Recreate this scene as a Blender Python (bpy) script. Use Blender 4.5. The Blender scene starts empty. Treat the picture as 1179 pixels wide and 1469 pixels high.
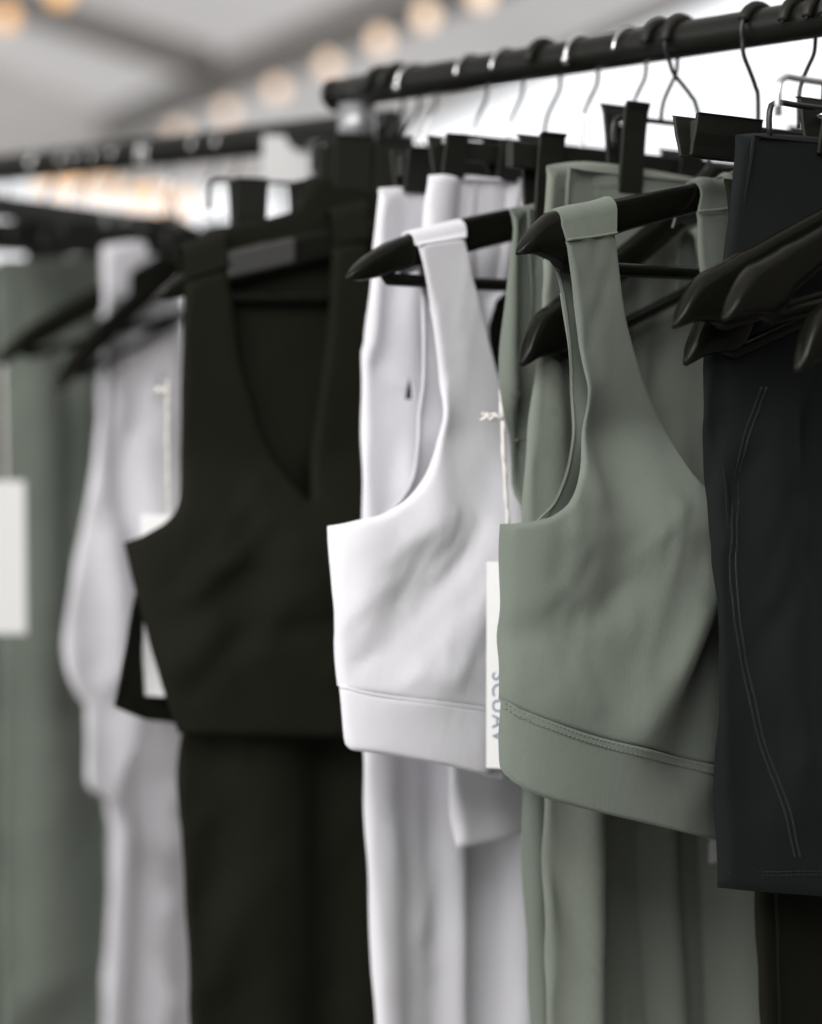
import bpy, bmesh, math, random
import numpy as np
from mathutils import Vector, Matrix, noise
from mathutils.geometry import delaunay_2d_cdt

random.seed(7)
SC = bpy.context.scene
COL = SC.collection

# ------------------------------------------------------------------ camera
F = 3155.0                      # focal length in photograph pixels
PW, PH = 1179.0, 1469.0
CX, CY, HOR = 589.5, 734.5, 550.0
CAM = Vector((0, 0, 1.37))
PITCH = math.atan((CY - HOR) / F)
cd = bpy.data.cameras.new('camera')
cam = bpy.data.objects.new('camera', cd)
COL.objects.link(cam)
cam.location = CAM
cam.rotation_euler = (math.pi / 2 - PITCH, 0, 0)
cd.sensor_fit = 'VERTICAL'
cd.sensor_height = 36.0
cd.sensor_width = 36.0
cd.lens = F / PH * 36.0
cd.clip_start, cd.clip_end = 0.05, 500
cd.dof.use_dof = True
cd.dof.focus_distance = 1.37
cd.dof.aperture_fstop = 2.65
cd.dof.aperture_blades = 0
SC.camera = cam
SC.render.resolution_x, SC.render.resolution_y = 822, 1024

# ------------------------------------------------------------------ light
w = bpy.data.worlds.new('World')
SC.world = w
w.use_nodes = True
bg = w.node_tree.nodes['Background']
bg.inputs['Color'].default_value = (0.965, 0.98, 1.0, 1)     # white overcast sky outside the tent
bg.inputs['Strength'].default_value = 1.3
SC.view_settings.view_transform = 'Standard'
SC.view_settings.look = 'None'
SC.view_settings.exposure = 0.0
SC.view_settings.gamma = 1.0
SC.cycles.use_denoising = True
SC.cycles.max_bounces = 8
SC.cycles.transparent_max_bounces = 8


def area_lamp(name, loc, target, sx, sy, power, colour):
    l = bpy.data.lights.new(name, 'AREA')
    l.shape = 'RECTANGLE'
    l.size, l.size_y = sx, sy
    l.energy = power
    l.color = colour
    o = bpy.data.objects.new(name, l)
    COL.objects.link(o)
    o.location = loc
    o.rotation_euler = (Vector(target) - Vector(loc)).to_track_quat('-Z', 'Y').to_euler()
    return o


area_lamp('open_side_daylight', (-2.3, 0.2, 2.5), (0.0, 1.6, 1.2), 2.4, 1.6, 40, (1.0, 0.99, 0.985))
area_lamp('added_key_lamp', (-0.7, -0.75, 2.95), (0.1, 1.6, 1.2), 2.0, 1.5, 66, (1.0, 0.99, 0.98))  # added key lamp under the roof, modelling the folds from front left

# ------------------------------------------------------------------ materials
def S(r, g, b):
    f = lambda c: (c / 255 / 12.92) if c / 255 <= 0.04045 else ((c / 255 + 0.055) / 1.055) ** 2.4
    return (f(r), f(g), f(b), 1)


def fabric(name, col, rough=0.85, sheen=0.25, knit=760.0, bump=0.4, var=0.14):
    m = bpy.data.materials.new(name)
    m.use_nodes = True
    nt = m.node_tree
    b = nt.nodes['Principled BSDF']
    b.inputs['Roughness'].default_value = rough
    b.inputs['Specular IOR Level'].default_value = 0.14
    b.inputs['Sheen Weight'].default_value = sheen
    b.inputs['Sheen Roughness'].default_value = 0.5
    tc = nt.nodes.new('ShaderNodeTexCoord')
    n1 = nt.nodes.new('ShaderNodeTexNoise')
    n1.inputs['Scale'].default_value = 18
    n1.inputs['Detail'].default_value = 5
    nt.links.new(tc.outputs['Object'], n1.inputs['Vector'])
    n2 = nt.nodes.new('ShaderNodeTexNoise')
    n2.inputs['Scale'].default_value = knit
    n2.inputs['Detail'].default_value = 2
    nt.links.new(tc.outputs['Object'], n2.inputs['Vector'])
    wv = nt.nodes.new('ShaderNodeTexWave')            # fine knit ribs running down the cloth
    wv.wave_type = 'BANDS'
    wv.bands_direction = 'X'
    wv.inputs['Scale'].default_value = knit * 0.45
    wv.inputs['Distortion'].default_value = 1.2
    nt.links.new(tc.outputs['Object'], wv.inputs['Vector'])
    mx = nt.nodes.new('ShaderNodeMix')
    mx.data_type = 'RGBA'
    lo = tuple(c * (1 - var) for c in col[:3]) + (1,)
    hi = tuple(min(1, c * (1 + var)) for c in col[:3]) + (1,)
    mx.inputs[6].default_value = lo
    mx.inputs[7].default_value = hi
    mr = nt.nodes.new('ShaderNodeMath')
    mr.operation = 'MULTIPLY_ADD'
    mr.inputs[1].default_value = 0.5
    nt.links.new(n2.outputs['Fac'], mr.inputs[0])
    mh = nt.nodes.new('ShaderNodeMath')
    mh.operation = 'MULTIPLY'
    mh.inputs[1].default_value = 0.5
    nt.links.new(n1.outputs['Fac'], mh.inputs[0])
    nt.links.new(mh.outputs[0], mr.inputs[2])
    nt.links.new(mr.outputs[0], mx.inputs[0])
    nt.links.new(mx.outputs[2], b.inputs['Base Color'])
    ad = nt.nodes.new('ShaderNodeMath')
    ad.operation = 'ADD'
    nt.links.new(n2.outputs['Fac'], ad.inputs[0])
    wm = nt.nodes.new('ShaderNodeMath')
    wm.operation = 'MULTIPLY'
    wm.inputs[1].default_value = 0.3
    nt.links.new(wv.outputs['Fac'], wm.inputs[0])
    nt.links.new(wm.outputs[0], ad.inputs[1])
    mp = nt.nodes.new('ShaderNodeMapping')
    mp.inputs['Rotation'].default_value = (0, math.radians(28), 0)
    mp.inputs['Scale'].default_value = (34, 34, 9)
    nt.links.new(tc.outputs['Object'], mp.inputs['Vector'])
    n3 = nt.nodes.new('ShaderNodeTexNoise')              # soft stretch creases
    n3.inputs['Scale'].default_value = 1.0
    n3.inputs['Detail'].default_value = 3
    n3.inputs['Distortion'].default_value = 0.6
    nt.links.new(mp.outputs[0], n3.inputs['Vector'])
    b0 = nt.nodes.new('ShaderNodeBump')
    b0.inputs['Strength'].default_value = 0.22
    b0.inputs['Distance'].default_value = 0.004
    nt.links.new(n3.outputs['Fac'], b0.inputs['Height'])
    bp = nt.nodes.new('ShaderNodeBump')
    nt.links.new(b0.outputs['Normal'], bp.inputs['Normal'])
    bp.inputs['Strength'].default_value = bump
    bp.inputs['Distance'].default_value = 0.0004
    nt.links.new(ad.outputs[0], bp.inputs['Height'])
    nt.links.new(bp.outputs['Normal'], b.inputs['Normal'])
    return m


def simple(name, col, rough=0.5, metal=0.0, bumpscale=None, spec=0.5, coat=0.0):
    m = bpy.data.materials.new(name)
    m.use_nodes = True
    nt = m.node_tree
    b = nt.nodes['Principled BSDF']
    b.inputs['Base Color'].default_value = col
    b.inputs['Metallic'].default_value = metal
    b.inputs['Specular IOR Level'].default_value = spec
    b.inputs['Coat Weight'].default_value = coat
    tc = nt.nodes.new('ShaderNodeTexCoord')
    n = nt.nodes.new('ShaderNodeTexNoise')
    n.inputs['Scale'].default_value = bumpscale or 60
    n.inputs['Detail'].default_value = 4
    nt.links.new(tc.outputs['Object'], n.inputs['Vector'])
    mr = nt.nodes.new('ShaderNodeMapRange')
    mr.inputs[3].default_value = max(0.02, rough - 0.08)
    mr.inputs[4].default_value = min(1, rough + 0.08)
    nt.links.new(n.outputs['Fac'], mr.inputs[0])
    nt.links.new(mr.outputs[0], b.inputs['Roughness'])
    return m


def emitter(name, col, strength):
    m = bpy.data.materials.new(name)
    m.use_nodes = True
    b = m.node_tree.nodes['Principled BSDF']
    b.inputs['Base Color'].default_value = (0.8, 0.7, 0.5, 1)
    b.inputs['Emission Color'].default_value = col
    b.inputs['Emission Strength'].default_value = strength
    return m


M = {
    'sage': fabric('sage_knit', (0.178, 0.201, 0.169, 1), sheen=0.12),
    'sage2': fabric('sage_knit_pale', (0.212, 0.234, 0.197, 1), sheen=0.12),
    'white': fabric('white_knit', (0.81, 0.80, 0.835, 1), var=0.02, bump=0.25),
    'black': fabric('black_knit', (0.0098, 0.0098, 0.0058, 1), sheen=0.0, bump=0.08),
    'navy': fabric('navy_knit', (0.0092, 0.0116, 0.0114, 1), sheen=0.05, bump=0.1),
    'hanger': simple('black_lacquered_wood', (0.007, 0.007, 0.005, 1), 0.2, bumpscale=25, spec=0.16),
    'plastic': simple('black_plastic', (0.015, 0.015, 0.012, 1), 0.5, bumpscale=40, spec=0.3),
    'rail': simple('black_painted_tube', (0.010, 0.010, 0.008, 1), 0.3, bumpscale=30, spec=0.24),
    'wire': simple('black_wire', (0.02, 0.02, 0.02, 1), 0.35, spec=0.5),
    'chrome': simple('chrome_wire', (0.75, 0.75, 0.74, 1), 0.18, metal=1.0),
    'card': simple('white_card', (0.80, 0.80, 0.79, 1), 0.7),
    'string': fabric('cotton_string', (0.78, 0.75, 0.71, 1), knit=1500),
    'ink': simple('grey_blue_ink', (0.16, 0.20, 0.30, 1), 0.6),
    'thread': fabric('sage_thread', (0.165, 0.178, 0.143, 1), knit=1500),
    'thread_navy': fabric('navy_thread', (0.0092, 0.0116, 0.0114, 1), knit=1500),
    'post': simple('grey_metal_joint', (0.35, 0.35, 0.36, 1), 0.35, metal=0.6),
    'frame': simple('tent_frame_grey', (0.40, 0.39, 0.38, 1), 0.6),
    'bulb': emitter('warm_bulb', (1.0, 0.70, 0.50, 1), 1.5),
    'bulb2': emitter('amber_bulb', (1.0, 0.48, 0.13, 1), 1.4),
    'blocker_cloth': simple('grey_blocker_cloth', (0.16, 0.155, 0.145, 1), 0.9),  # for the added panels that block light
    'bar_light': simple('grey_bar_light', (0.045, 0.045, 0.042, 1), 0.6),  # light on a hanger bar, as a grey colour
    'flex': simple('light_cable', (0.3, 0.3, 0.29, 1), 0.7),
}
# tent cloth lets the sky through
mt = bpy.data.materials.new('tent_cloth')
mt.use_nodes = True
nt = mt.node_tree
nt.nodes.clear()
out = nt.nodes.new('ShaderNodeOutputMaterial')
add = nt.nodes.new('ShaderNodeMixShader')
add.inputs[0].default_value = 0.5
df = nt.nodes.new('ShaderNodeBsdfDiffuse')
tl = nt.nodes.new('ShaderNodeBsdfTranslucent')
nz = nt.nodes.new('ShaderNodeTexNoise')
nz.inputs['Scale'].default_value = 0.9
nz.inputs['Detail'].default_value = 3
tcn = nt.nodes.new('ShaderNodeTexCoord')
nt.links.new(tcn.outputs['Object'], nz.inputs['Vector'])
cr = nt.nodes.new('ShaderNodeValToRGB')
cr.color_ramp.elements[0].position, cr.color_ramp.elements[1].position = 0.3, 0.7
cr.color_ramp.elements[0].color = (0.67, 0.645, 0.63, 1)
cr.color_ramp.elements[1].color = (0.77, 0.74, 0.72, 1)
nt.links.new(nz.outputs['Fac'], cr.inputs[0])
nt.links.new(cr.outputs[0], df.inputs[0])
nt.links.new(cr.outputs[0], tl.inputs[0])
nt.links.new(df.outputs[0], add.inputs[1])
nt.links.new(tl.outputs[0], add.inputs[2])
nt.links.new(add.outputs[0], out.inputs[0])
M['canopy'] = mt
# ground
mg = bpy.data.materials.new('paving')
mg.use_nodes = True
b = mg.node_tree.nodes['Principled BSDF']
b.inputs['Roughness'].default_value = 0.9
nz = mg.node_tree.nodes.new('ShaderNodeTexNoise')
nz.inputs['Scale'].default_value = 3
nz.inputs['Detail'].default_value = 8
cr = mg.node_tree.nodes.new('ShaderNodeValToRGB')
cr.color_ramp.elements[0].color = (0.16, 0.155, 0.145, 1)
cr.color_ramp.elements[1].color = (0.27, 0.26, 0.245, 1)
mg.node_tree.links.new(nz.outputs['Fac'], cr.inputs[0])
mg.node_tree.links.new(cr.outputs[0], b.inputs['Base Color'])
M['ground'] = mg

# ------------------------------------------------------------------ geometry helpers
def ray(px, py):
    c = Vector(((px - CX) / F, 1.0, -(py - CY) / F))
    cp, sp = math.cos(PITCH), math.sin(PITCH)
    return Vector((c.x, c.y * cp + c.z * sp, -c.y * sp + c.z * cp))


def hit(px, py, p, n):
    r = ray(px, py)
    return CAM + r * ((Vector(p) - CAM).dot(n) / r.dot(n))


def at_depth(px, py, Y):
    r = ray(px, py)
    return CAM + r * (Y / r.y)


class Frame:
    """a vertical plane across a rail: s runs along the hanger, off towards the viewer side, z up"""
    def __init__(self, rail, t, yaw=0.0):
        self.o = rail['p'] + rail['d'] * t
        a = rail['rz'] + yaw
        self.rz = a
        self.h = Vector((math.cos(a), math.sin(a), 0))
        self.n = Vector((math.sin(a), -math.cos(a), 0))
        self.zr = rail['p'].z

    def sz(self, px, py, off=0.0):
        q = hit(px, py, self.o + self.n * off, self.n) - self.o
        return q.dot(self.h), q.z + self.o.z


def mkrail(p, rz):
    return {'p': Vector(p), 'rz': rz, 'd': Vector((-math.sin(rz), math.cos(rz), 0))}


R1 = mkrail((0.233, 1.49, 1.608), math.radians(40.7))
R2 = mkrail((-0.0596, 2.09, 1.608), math.radians(46.8))


def obj(name, verts, faces, mat, parent=None, smooth=True, mods=None):
    me = bpy.data.meshes.new(name)
    me.from_pydata([tuple(v) for v in verts], [], faces)
    me.update()
    if smooth:
        me.polygons.foreach_set('use_smooth', [True] * len(me.polygons))
    me.materials.append(M[mat] if isinstance(mat, str) else mat)
    o = bpy.data.objects.new(name, me)
    COL.objects.link(o)
    if parent:
        o.parent = parent
    for k in (mods or []):
        k(o)
    return o


def solid(t):
    def f(o):
        m = o.modifiers.new('thickness', 'SOLIDIFY')
        m.thickness = t
        m.offset = -1
        e = o.modifiers.new('edges', 'EDGE_SPLIT')
        e.split_angle = math.radians(55)
    return f


def bevel(wd, seg=2):
    def f(o):
        m = o.modifiers.new('bevel', 'BEVEL')
        m.width = wd
        m.segments = seg
        m.limit_method = 'ANGLE'
    return f


def tag(o, label, cat, group=None):
    o['label'] = label
    o['category'] = cat
    if group:
        o['group'] = group
    return o


def empty(name, loc, rz=0.0, ry=0.0):
    o = bpy.data.objects.new(name, None)
    COL.objects.link(o)
    o.empty_display_size = 0.05
    o.location = loc
    o.rotation_euler = (0, ry, rz)
    return o


def catmull(pts, step):
    pts = [np.array(p, float) for p in pts]
    if len(pts) == 2:
        n = max(1, int(np.linalg.norm(pts[1] - pts[0]) / step))
        return [pts[0] + (pts[1] - pts[0]) * i / n for i in range(n)]
    P = [2 * pts[0] - pts[1]] + pts + [2 * pts[-1] - pts[-2]]
    res = []
    for i in range(1, len(P) - 2):
        p0, p1, p2, p3 = P[i - 1:i + 3]
        n = max(2, int(np.linalg.norm(p2 - p1) / step))
        for k in range(n):
            t = k / n
            res.append(0.5 * ((2 * p1) + (-p0 + p2) * t + (2 * p0 - 5 * p1 + 4 * p2 - p3) * t * t + (-p0 + 3 * p1 - 3 * p2 + p3) * t ** 3))
    return res


def tube(path, r, segs=8, closed_ends=True):
    """verts, faces of a tube along a 3-D path; r may be a list"""
    path = [Vector(p) for p in path]
    n = len(path)
    rr = r if isinstance(r, (list, tuple)) else [r] * n
    vs, fs = [], []
    up = None
    for i in range(n):
        tg = (path[min(i + 1, n - 1)] - path[max(i - 1, 0)]).normalized()
        if up is None:
            a = Vector((0, 0, 1)) if abs(tg.z) < 0.9 else Vector((1, 0, 0))
            up = (a - tg * a.dot(tg)).normalized()
        else:
            up = (up - tg * up.dot(tg)).normalized()
        sd = tg.cross(up)
        for k in range(segs):
            a = 2 * math.pi * k / segs
            vs.append(path[i] + (up * math.cos(a) + sd * math.sin(a)) * rr[i])
    for i in range(n - 1):
        for k in range(segs):
            k2 = (k + 1) % segs
            fs.append((i * segs + k, i * segs + k2, (i + 1) * segs + k2, (i + 1) * segs + k))
    if closed_ends:
        fs.append(tuple(range(segs))[::-1])
        fs.append(tuple((n - 1) * segs + k for k in range(segs)))
    return vs, fs


def box(c, hx, hy, hz):
    x, y, z = c
    v = [(x + sx * hx, y + sy * hy, z + sz * hz) for sz in (-1, 1) for sy in (-1, 1) for sx in (-1, 1)]
    f = [(0, 2, 3, 1), (4, 5, 7, 6), (0, 1, 5, 4), (2, 6, 7, 3), (0, 4, 6, 2), (1, 3, 7, 5)]
    return v, f


def merge(parts):
    V, Fc = [], []
    for v, f in parts:
        k = len(V)
        V += list(v)
        Fc += [tuple(i + k for i in q) for q in f]
    return V, Fc


def smooth01(x, a, b):
    t = np.clip((x - a) / (b - a), 0, 1)
    return t * t * (3 - 2 * t)


class Garment:
    """a hanging garment whose cloth stands off its hanging plane by off(s, z)"""
    def __init__(self, name, fr, off, seed=0, wr=0.0012):
        self.fr, self.seed, self.wr = fr, seed, wr
        self.base = off
        self.rid = []
        self.root = empty(name, (fr.o.x, fr.o.y, fr.zr), fr.rz)

    def ridge(self, a, b, wd, amp, off0=0.02, la=None):
        A, B = np.array(self.fr.sz(*a, off0)), np.array(self.fr.sz(*b, off0))
        self.rid.append((A, B, wd, amp))
        return self

    def creases(self, box_px, n, ang, seed, amp=0.0012, ln=(0.02, 0.05), wd=(0.0035, 0.007)):
        """short stretch creases scattered over the cloth, roughly along one slant"""
        rg = random.Random(seed)
        x0, y0, x1, y1 = box_px
        for _ in range(n):
            a = np.array(self.fr.sz(rg.uniform(x0, x1), rg.uniform(y0, y1), 0.03))
            t = math.radians(ang + rg.uniform(-22, 22))
            L = rg.uniform(*ln)
            self.rid.append((a, a + L * np.array([math.cos(t), math.sin(t)]), rg.uniform(*wd), amp * rg.uniform(-1, 1)))

    def off(self, s, z):
        r = self.base(s, z)
        for A, B, wd, amp in self.rid:
            d = B - A
            L2 = d.dot(d)
            u = np.clip(((s - A[0]) * d[0] + (z - A[1]) * d[1]) / L2, 0, 1)
            dd = (s - A[0] - u * d[0]) ** 2 + (z - A[1] - u * d[1]) ** 2
            r = r + amp * np.exp(-dd / wd ** 2)
        return r

    def conv(self, pts, mul=1.0, add=0.0):
        res = []
        for px, py in pts:
            o = 0.0
            for _ in range(24):
                s, z = self.fr.sz(px, py, o)
                o = 0.7 * o + 0.3 * (mul * float(self.off(np.float64(s), np.float64(z))) + add)
            res.append((s, z))
        return res

    def local(self, s, z, o):
        return (s, -o, z - self.fr.zr)

    def outline(self, segs, step, mul=1.0, add=0.0):
        loop = []
        for sg in segs:
            loop += catmull(self.conv(sg, mul, add), step)
        return np.array(loop)

    def panel(self, name, segs, mat, res=0.006, mul=1.0, add=0.0, holes=(), thick=0.0016, parent=None, flip=False, loop=None, extra=None, roll=0.006):
        if loop is None:
            loop = self.outline(segs, res, mul, add)
        loops = [loop] + [self.outline(h, res * 0.6, mul, add) for h in holes]
        # interior points on a hexagonal grid
        mn, mxx = loop.min(0), loop.max(0)
        gx = np.arange(mn[0], mxx[0], res)
        gz = np.arange(mn[1], mxx[1], res * 0.866)
        X, Z = np.meshgrid(gx, gz)
        X = X + (np.arange(len(gz)) % 2)[:, None] * res * 0.5
        P = np.stack([X.ravel(), Z.ravel()], 1)

        def inside(P, L):
            r = np.zeros(len(P), bool)
            x1, y1 = L[:, 0], L[:, 1]
            x2, y2 = np.roll(x1, -1), np.roll(y1, -1)
            for a, b_, c, d in zip(x1, y1, x2, y2):
                if b_ == d:
                    continue
                cnd = (b_ > P[:, 1]) != (d > P[:, 1])
                r ^= cnd & (P[:, 0] < (c - a) * (P[:, 1] - b_) / (d - b_) + a)
            return r
        keep = inside(P, loop)
        for h in loops[1:]:
            keep &= ~inside(P, h)
        P = P[keep]
        for L in loops:
            if len(P):
                dm = np.full(len(P), 9.0)
                for q in L:
                    dm = np.minimum(dm, (P[:, 0] - q[0]) ** 2 + (P[:, 1] - q[1]) ** 2)
                P = P[dm > (0.55 * res) ** 2]
        rings = []
        for li, L in enumerate(loops[:1]):
            tg = np.roll(L, -1, 0) - np.roll(L, 1, 0)
            tg /= np.maximum(1e-9, np.linalg.norm(tg, axis=1))[:, None]
            area = 0.5 * np.sum(L[:, 0] * np.roll(L[:, 1], -1) - np.roll(L[:, 0], -1) * L[:, 1])
            nn = np.stack([-tg[:, 1], tg[:, 0]], 1) * (1 if area > 0 else -1) * (1 if li == 0 else -1)
            for fr_ in (0.14, 0.34, 0.62, 1.0, 1.5):
                dr = roll * fr_
                Q = L + nn * dr
                k_ = inside(Q, loop)
                for h in loops[1:]:
                    k_ &= ~inside(Q, h)
                dm = np.full(len(Q), 9.0)
                for L2 in loops:
                    dm = np.minimum(dm, self.segdist(Q, L2))
                rings.append(Q[k_ & (dm > 0.9 * dr)])
        RQ = np.concatenate(rings)
        if len(P):
            dmin = np.full(len(P), 9.0)
            for L2 in loops:
                dmin = np.minimum(dmin, self.segdist(P, L2))
            P = P[dmin > roll * 1.5 + 0.45 * res]
        P = np.concatenate([P, RQ])
        vv, ee, k = [], [], 0
        for L in loops:
            n = len(L)
            vv += [Vector((float(a), float(c))) for a, c in L]
            ee += [(k + i, k + (i + 1) % n) for i in range(n)]
            k += n
        vv += [Vector((float(a), float(c))) for a, c in P]
        ov, oe, of, _, _, _ = delaunay_2d_cdt(vv, ee, [], 1, 1e-7)
        A = np.array([(v.x, v.y) for v in ov])
        tri = [tuple(f) for f in of]
        if len(loops) > 1:
            cen = np.array([A[list(f)].mean(0) for f in tri])
            bad = np.zeros(len(tri), bool)
            for h in loops[1:]:
                bad |= inside(cen, h)
            tri = [f for f, bb in zip(tri, bad) if not bb]
        # make all triangles counter-clockwise in (s, z)
        fixed = []
        for f in tri:
            a, b_, c = A[f[0]], A[f[1]], A[f[2]]
            cr_ = (b_[0] - a[0]) * (c[1] - a[1]) - (b_[1] - a[1]) * (c[0] - a[0])
            f = f if cr_ > 0 else f[::-1]
            fixed.append(f[::-1] if flip else f)
        o = mul * self.off(A[:, 0], A[:, 1]) + add
        if extra is not None:
            o = o + extra(A[:, 0], A[:, 1])
        de = np.full(len(A), 9.0)
        for L2 in loops[:1]:
            de = np.minimum(de, self.segdist(A, L2))
        rl = roll * np.array([1.15 + 0.9 * noise.noise(Vector((a * 21, c * 21, self.seed * 1.7))) for a, c in A])
        x_ = np.clip(1 - de / rl, 0, 1)
        o = o - (1 if mul > 0 else -1) * rl * 0.75 * x_ ** 3
        vs = []
        wf = np.clip(de / 0.025, 0.12, 1)
        for (s, z), oo, w_ in zip(A, o, wf):
            q = w_ * self.wr * 0.0 + noise.noise(Vector((s * 13 + self.seed, z * 7, self.seed * 3.1))) * self.wr * 1.6 + noise.noise(Vector((s * 34, z * 30 + self.seed, self.seed))) * self.wr * 0.55
            vs.append(self.local(s, z, oo + q * w_))
        return obj(name, vs, fixed, mat, parent or self.root, mods=[solid(thick)])

    @staticmethod
    def segdist(P, L):
        r = np.full(len(P), 9.0)
        M2 = np.roll(L, -1, 0)
        for a, b_ in zip(L, M2):
            d = b_ - a
            L2 = max(1e-12, d.dot(d))
            u = np.clip(((P - a) @ d) / L2, 0, 1)
            e = P - a - u[:, None] * d
            r = np.minimum(r, (e * e).sum(1))
        return np.sqrt(r)

    def line3(self, pts, step=0.004, mul=1.0, add=0.0):
        L = catmull(self.conv(pts, mul, add), step) + [np.array(self.conv([pts[-1]], mul, add)[0])]
        L = np.array(L)
        o = mul * self.off(L[:, 0], L[:, 1]) + add
        r = []
        for (s, z), oo in zip(L, o):
            q = noise.noise(Vector((s * 13 + self.seed, z * 7, self.seed * 3.1))) * self.wr * 1.6 + noise.noise(Vector((s * 34, z * 30 + self.seed, self.seed))) * self.wr * 0.55
            r.append(Vector(self.local(s, z, oo + q)))
        return r

    def stitches(self, name, rows, mat, pitch=0.0026, ln=0.0017, rad=0.0004, parent=None, mul=1.0, add=0.0003):
        parts = []
        for pts in rows:
            L = self.line3(pts, 0.0008, mul, add)
            acc = 0.0
            for i in range(1, len(L)):
                acc += (L[i] - L[i - 1]).length
                if acc >= pitch:
                    acc = 0
                    tg = (L[i] - L[i - 1]).normalized()
                    parts.append(tube([L[i] - tg * ln * .5, L[i], L[i] + tg * ln * .5], [rad * .5, rad, rad * .5], 5))
        v, f = merge(parts)
        return obj(name, v, f, mat, parent or self.root)

    def cord(self, name, pts, mat, r=0.0005, mul=1.0, add=0.0003, parent=None, segs=6):
        v, f = tube(self.line3(pts, 0.004, mul, add), r, segs)
        return obj(name, v, f, mat, parent or self.root)

    def strap_loop(self, name, seam, top, mat, rad=0.0095, back=0.03, parent=None, nu=14, thick=0.0018, front=0.012, ripple=0.0):
        """band of cloth over the hanger bar: seam/top are (left, right) pixels of its front seam and of its top edge"""
        a = [self.fr.sz(*p, front) for p in seam]
        b_ = [self.fr.sz(*p, 0.0) for p in top]
        vs, fs = [], []
        nv = 22
        for i in range(nu + 1):
            u = i / nu
            s0, z0 = a[0][0] + (a[1][0] - a[0][0]) * u, a[0][1] + (a[1][1] - a[0][1]) * u
            s1, z1 = b_[0][0] + (b_[1][0] - b_[0][0]) * u, b_[0][1] + (b_[1][1] - b_[0][1]) * u
            z1 += ripple * math.sin(u * 5.5 + 0.6)
            for j in range(nv + 1):
                v = j / nv
                if v < 0.4:
                    k = v / 0.4
                    s, z, o = s0 + (s1 - s0) * k, z0 + (z1 - rad - z0) * k, front + (rad - front) * k
                elif v < 0.75:
                    k = (v - 0.4) / 0.35 * math.pi
                    s, z, o = s1, z1 - rad + rad * math.sin(k), rad * math.cos(k)
                else:
                    k = (v - 0.75) / 0.25
                    s, z, o = s1 + (s0 - s1) * k, z1 - rad - (back - rad) * k, -rad - 0.003 * k
                vs.append(self.local(s, z, o))
        for i in range(nu):
            for j in range(nv):
                q = i * (nv + 1) + j
                fs.append((q, q + nv + 1, q + nv + 2, q + 1))
        return obj(name, vs, fs, mat, parent or self.root, mods=[solid(thick)])


# ------------------------------------------------------------------ the setting: ground and tent
gv = [(-40, -40, 0), (40, -40, 0), (40, 60, 0), (-40, 60, 0)]
g = obj('ground', gv, [(0, 1, 2, 3)], 'ground', smooth=False)
g['kind'] = 'structure'

EZ, RZ = 2.4, 3.55
E0 = at_depth(420, 258, 11.1); E0.z = EZ
E1 = at_depth(1000, 0, 5.9); E1.z = EZ
ax = (E1 - E0).normalized()                          # along the right-hand eave, towards the viewer
pr = Vector((ax.y, -ax.x, 0))
if pr.x > 0:
    pr = -pr                                          # across the tent, to the left
LEN, SPAN = 13.5, 3.0
tent = empty('tent', (E0.x, E0.y, 0))
T0 = Vector((E0.x, E0.y, 0))


def roof_pt(l, c):
    z = EZ + (RZ - EZ) * (c / SPAN if c <= SPAN else 2 - c / SPAN)
    return Vector((E0.x, E0.y, z)) + ax * l + pr * c


NX, NY = 36, 16
for nm, c0, c1 in (('canopy_panel', 0, SPAN), ('canopy_panel', SPAN, 2 * SPAN)):
    vs, fs = [], []
    for i in range(NX + 1):
        for j in range(NY + 1):
            l = LEN * i / NX
            c = c0 + (c1 - c0) * j / NY
            p = roof_pt(l, c) - T0
            p.z -= 0.07 * math.sin(math.pi * j / NY) * (0.5 + 0.5 * math.cos(2 * math.pi * l / 2.7))   # cloth sags between rafters
            vs.append(p)
    for i in range(NX):
        for j in range(NY):
            q = i * (NY + 1) + j
            fs.append((q, q + 1, q + NY + 2, q + NY + 1))
    obj(nm, vs, fs, 'canopy', tent)
def wall(name, pts, sub=10):
    # a hung cloth wall between a top edge (two points) and the ground or a lower edge
    a, b_, c, d = pts
    vs, fs = [], []
    for i in range(sub + 1):
        for j in range(sub + 1):
            u, v = i / sub, j / sub
            q = a.lerp(b_, u).lerp(d.lerp(c, u), v)
            q = q + Vector((0.03 * math.sin(u * 23), 0.03 * math.cos(u * 19), 0)) * v
            vs.append(q - T0)
    for i in range(sub):
        for j in range(sub):
            q = i * (sub + 1) + j
            fs.append((q, q + 1, q + sub + 2, q + sub + 1))
    return obj(name, vs, fs, 'canopy' if name == 'gable_panel' else 'blocker_cloth', tent)


gl = lambda p: Vector((p.x, p.y, 0.02))
wall('gable_panel', [roof_pt(0.02, 0.02), roof_pt(0.02, SPAN), roof_pt(0.02, SPAN) * 1.0 - Vector((0, 0, RZ - EZ + 0.07)), roof_pt(0.02, 0.02) - Vector((0, 0, 0.07))])
wall('gable_panel', [roof_pt(0.02, SPAN), roof_pt(0.02, 2 * SPAN - 0.02), roof_pt(0.02, 2 * SPAN - 0.02) - Vector((0, 0, 0.03)), roof_pt(0.02, SPAN) - Vector((0, 0, RZ - EZ))])
wall('blocker_panel', [roof_pt(8.2, 0), roof_pt(LEN, 0), gl(roof_pt(LEN, 0)), gl(roof_pt(8.2, 0))])  # added unseen panel that cuts light from the right
wall('blocker_panel', [roof_pt(LEN, 0), roof_pt(LEN, SPAN), gl(roof_pt(LEN, SPAN)), gl(roof_pt(LEN, 0))])  # added unseen panel behind the camera that cuts front light
RN = Vector((0, 0, 0))
pa, pb, pc = roof_pt(0, 0), roof_pt(5, 0), roof_pt(0, SPAN)
RN = (pb - pa).cross(pc - pa).normalized()
if RN.z > 0:
    RN = -RN


def on_roof(px, py, drop):
    return hit(px, py, pa + RN * drop, RN)


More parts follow.
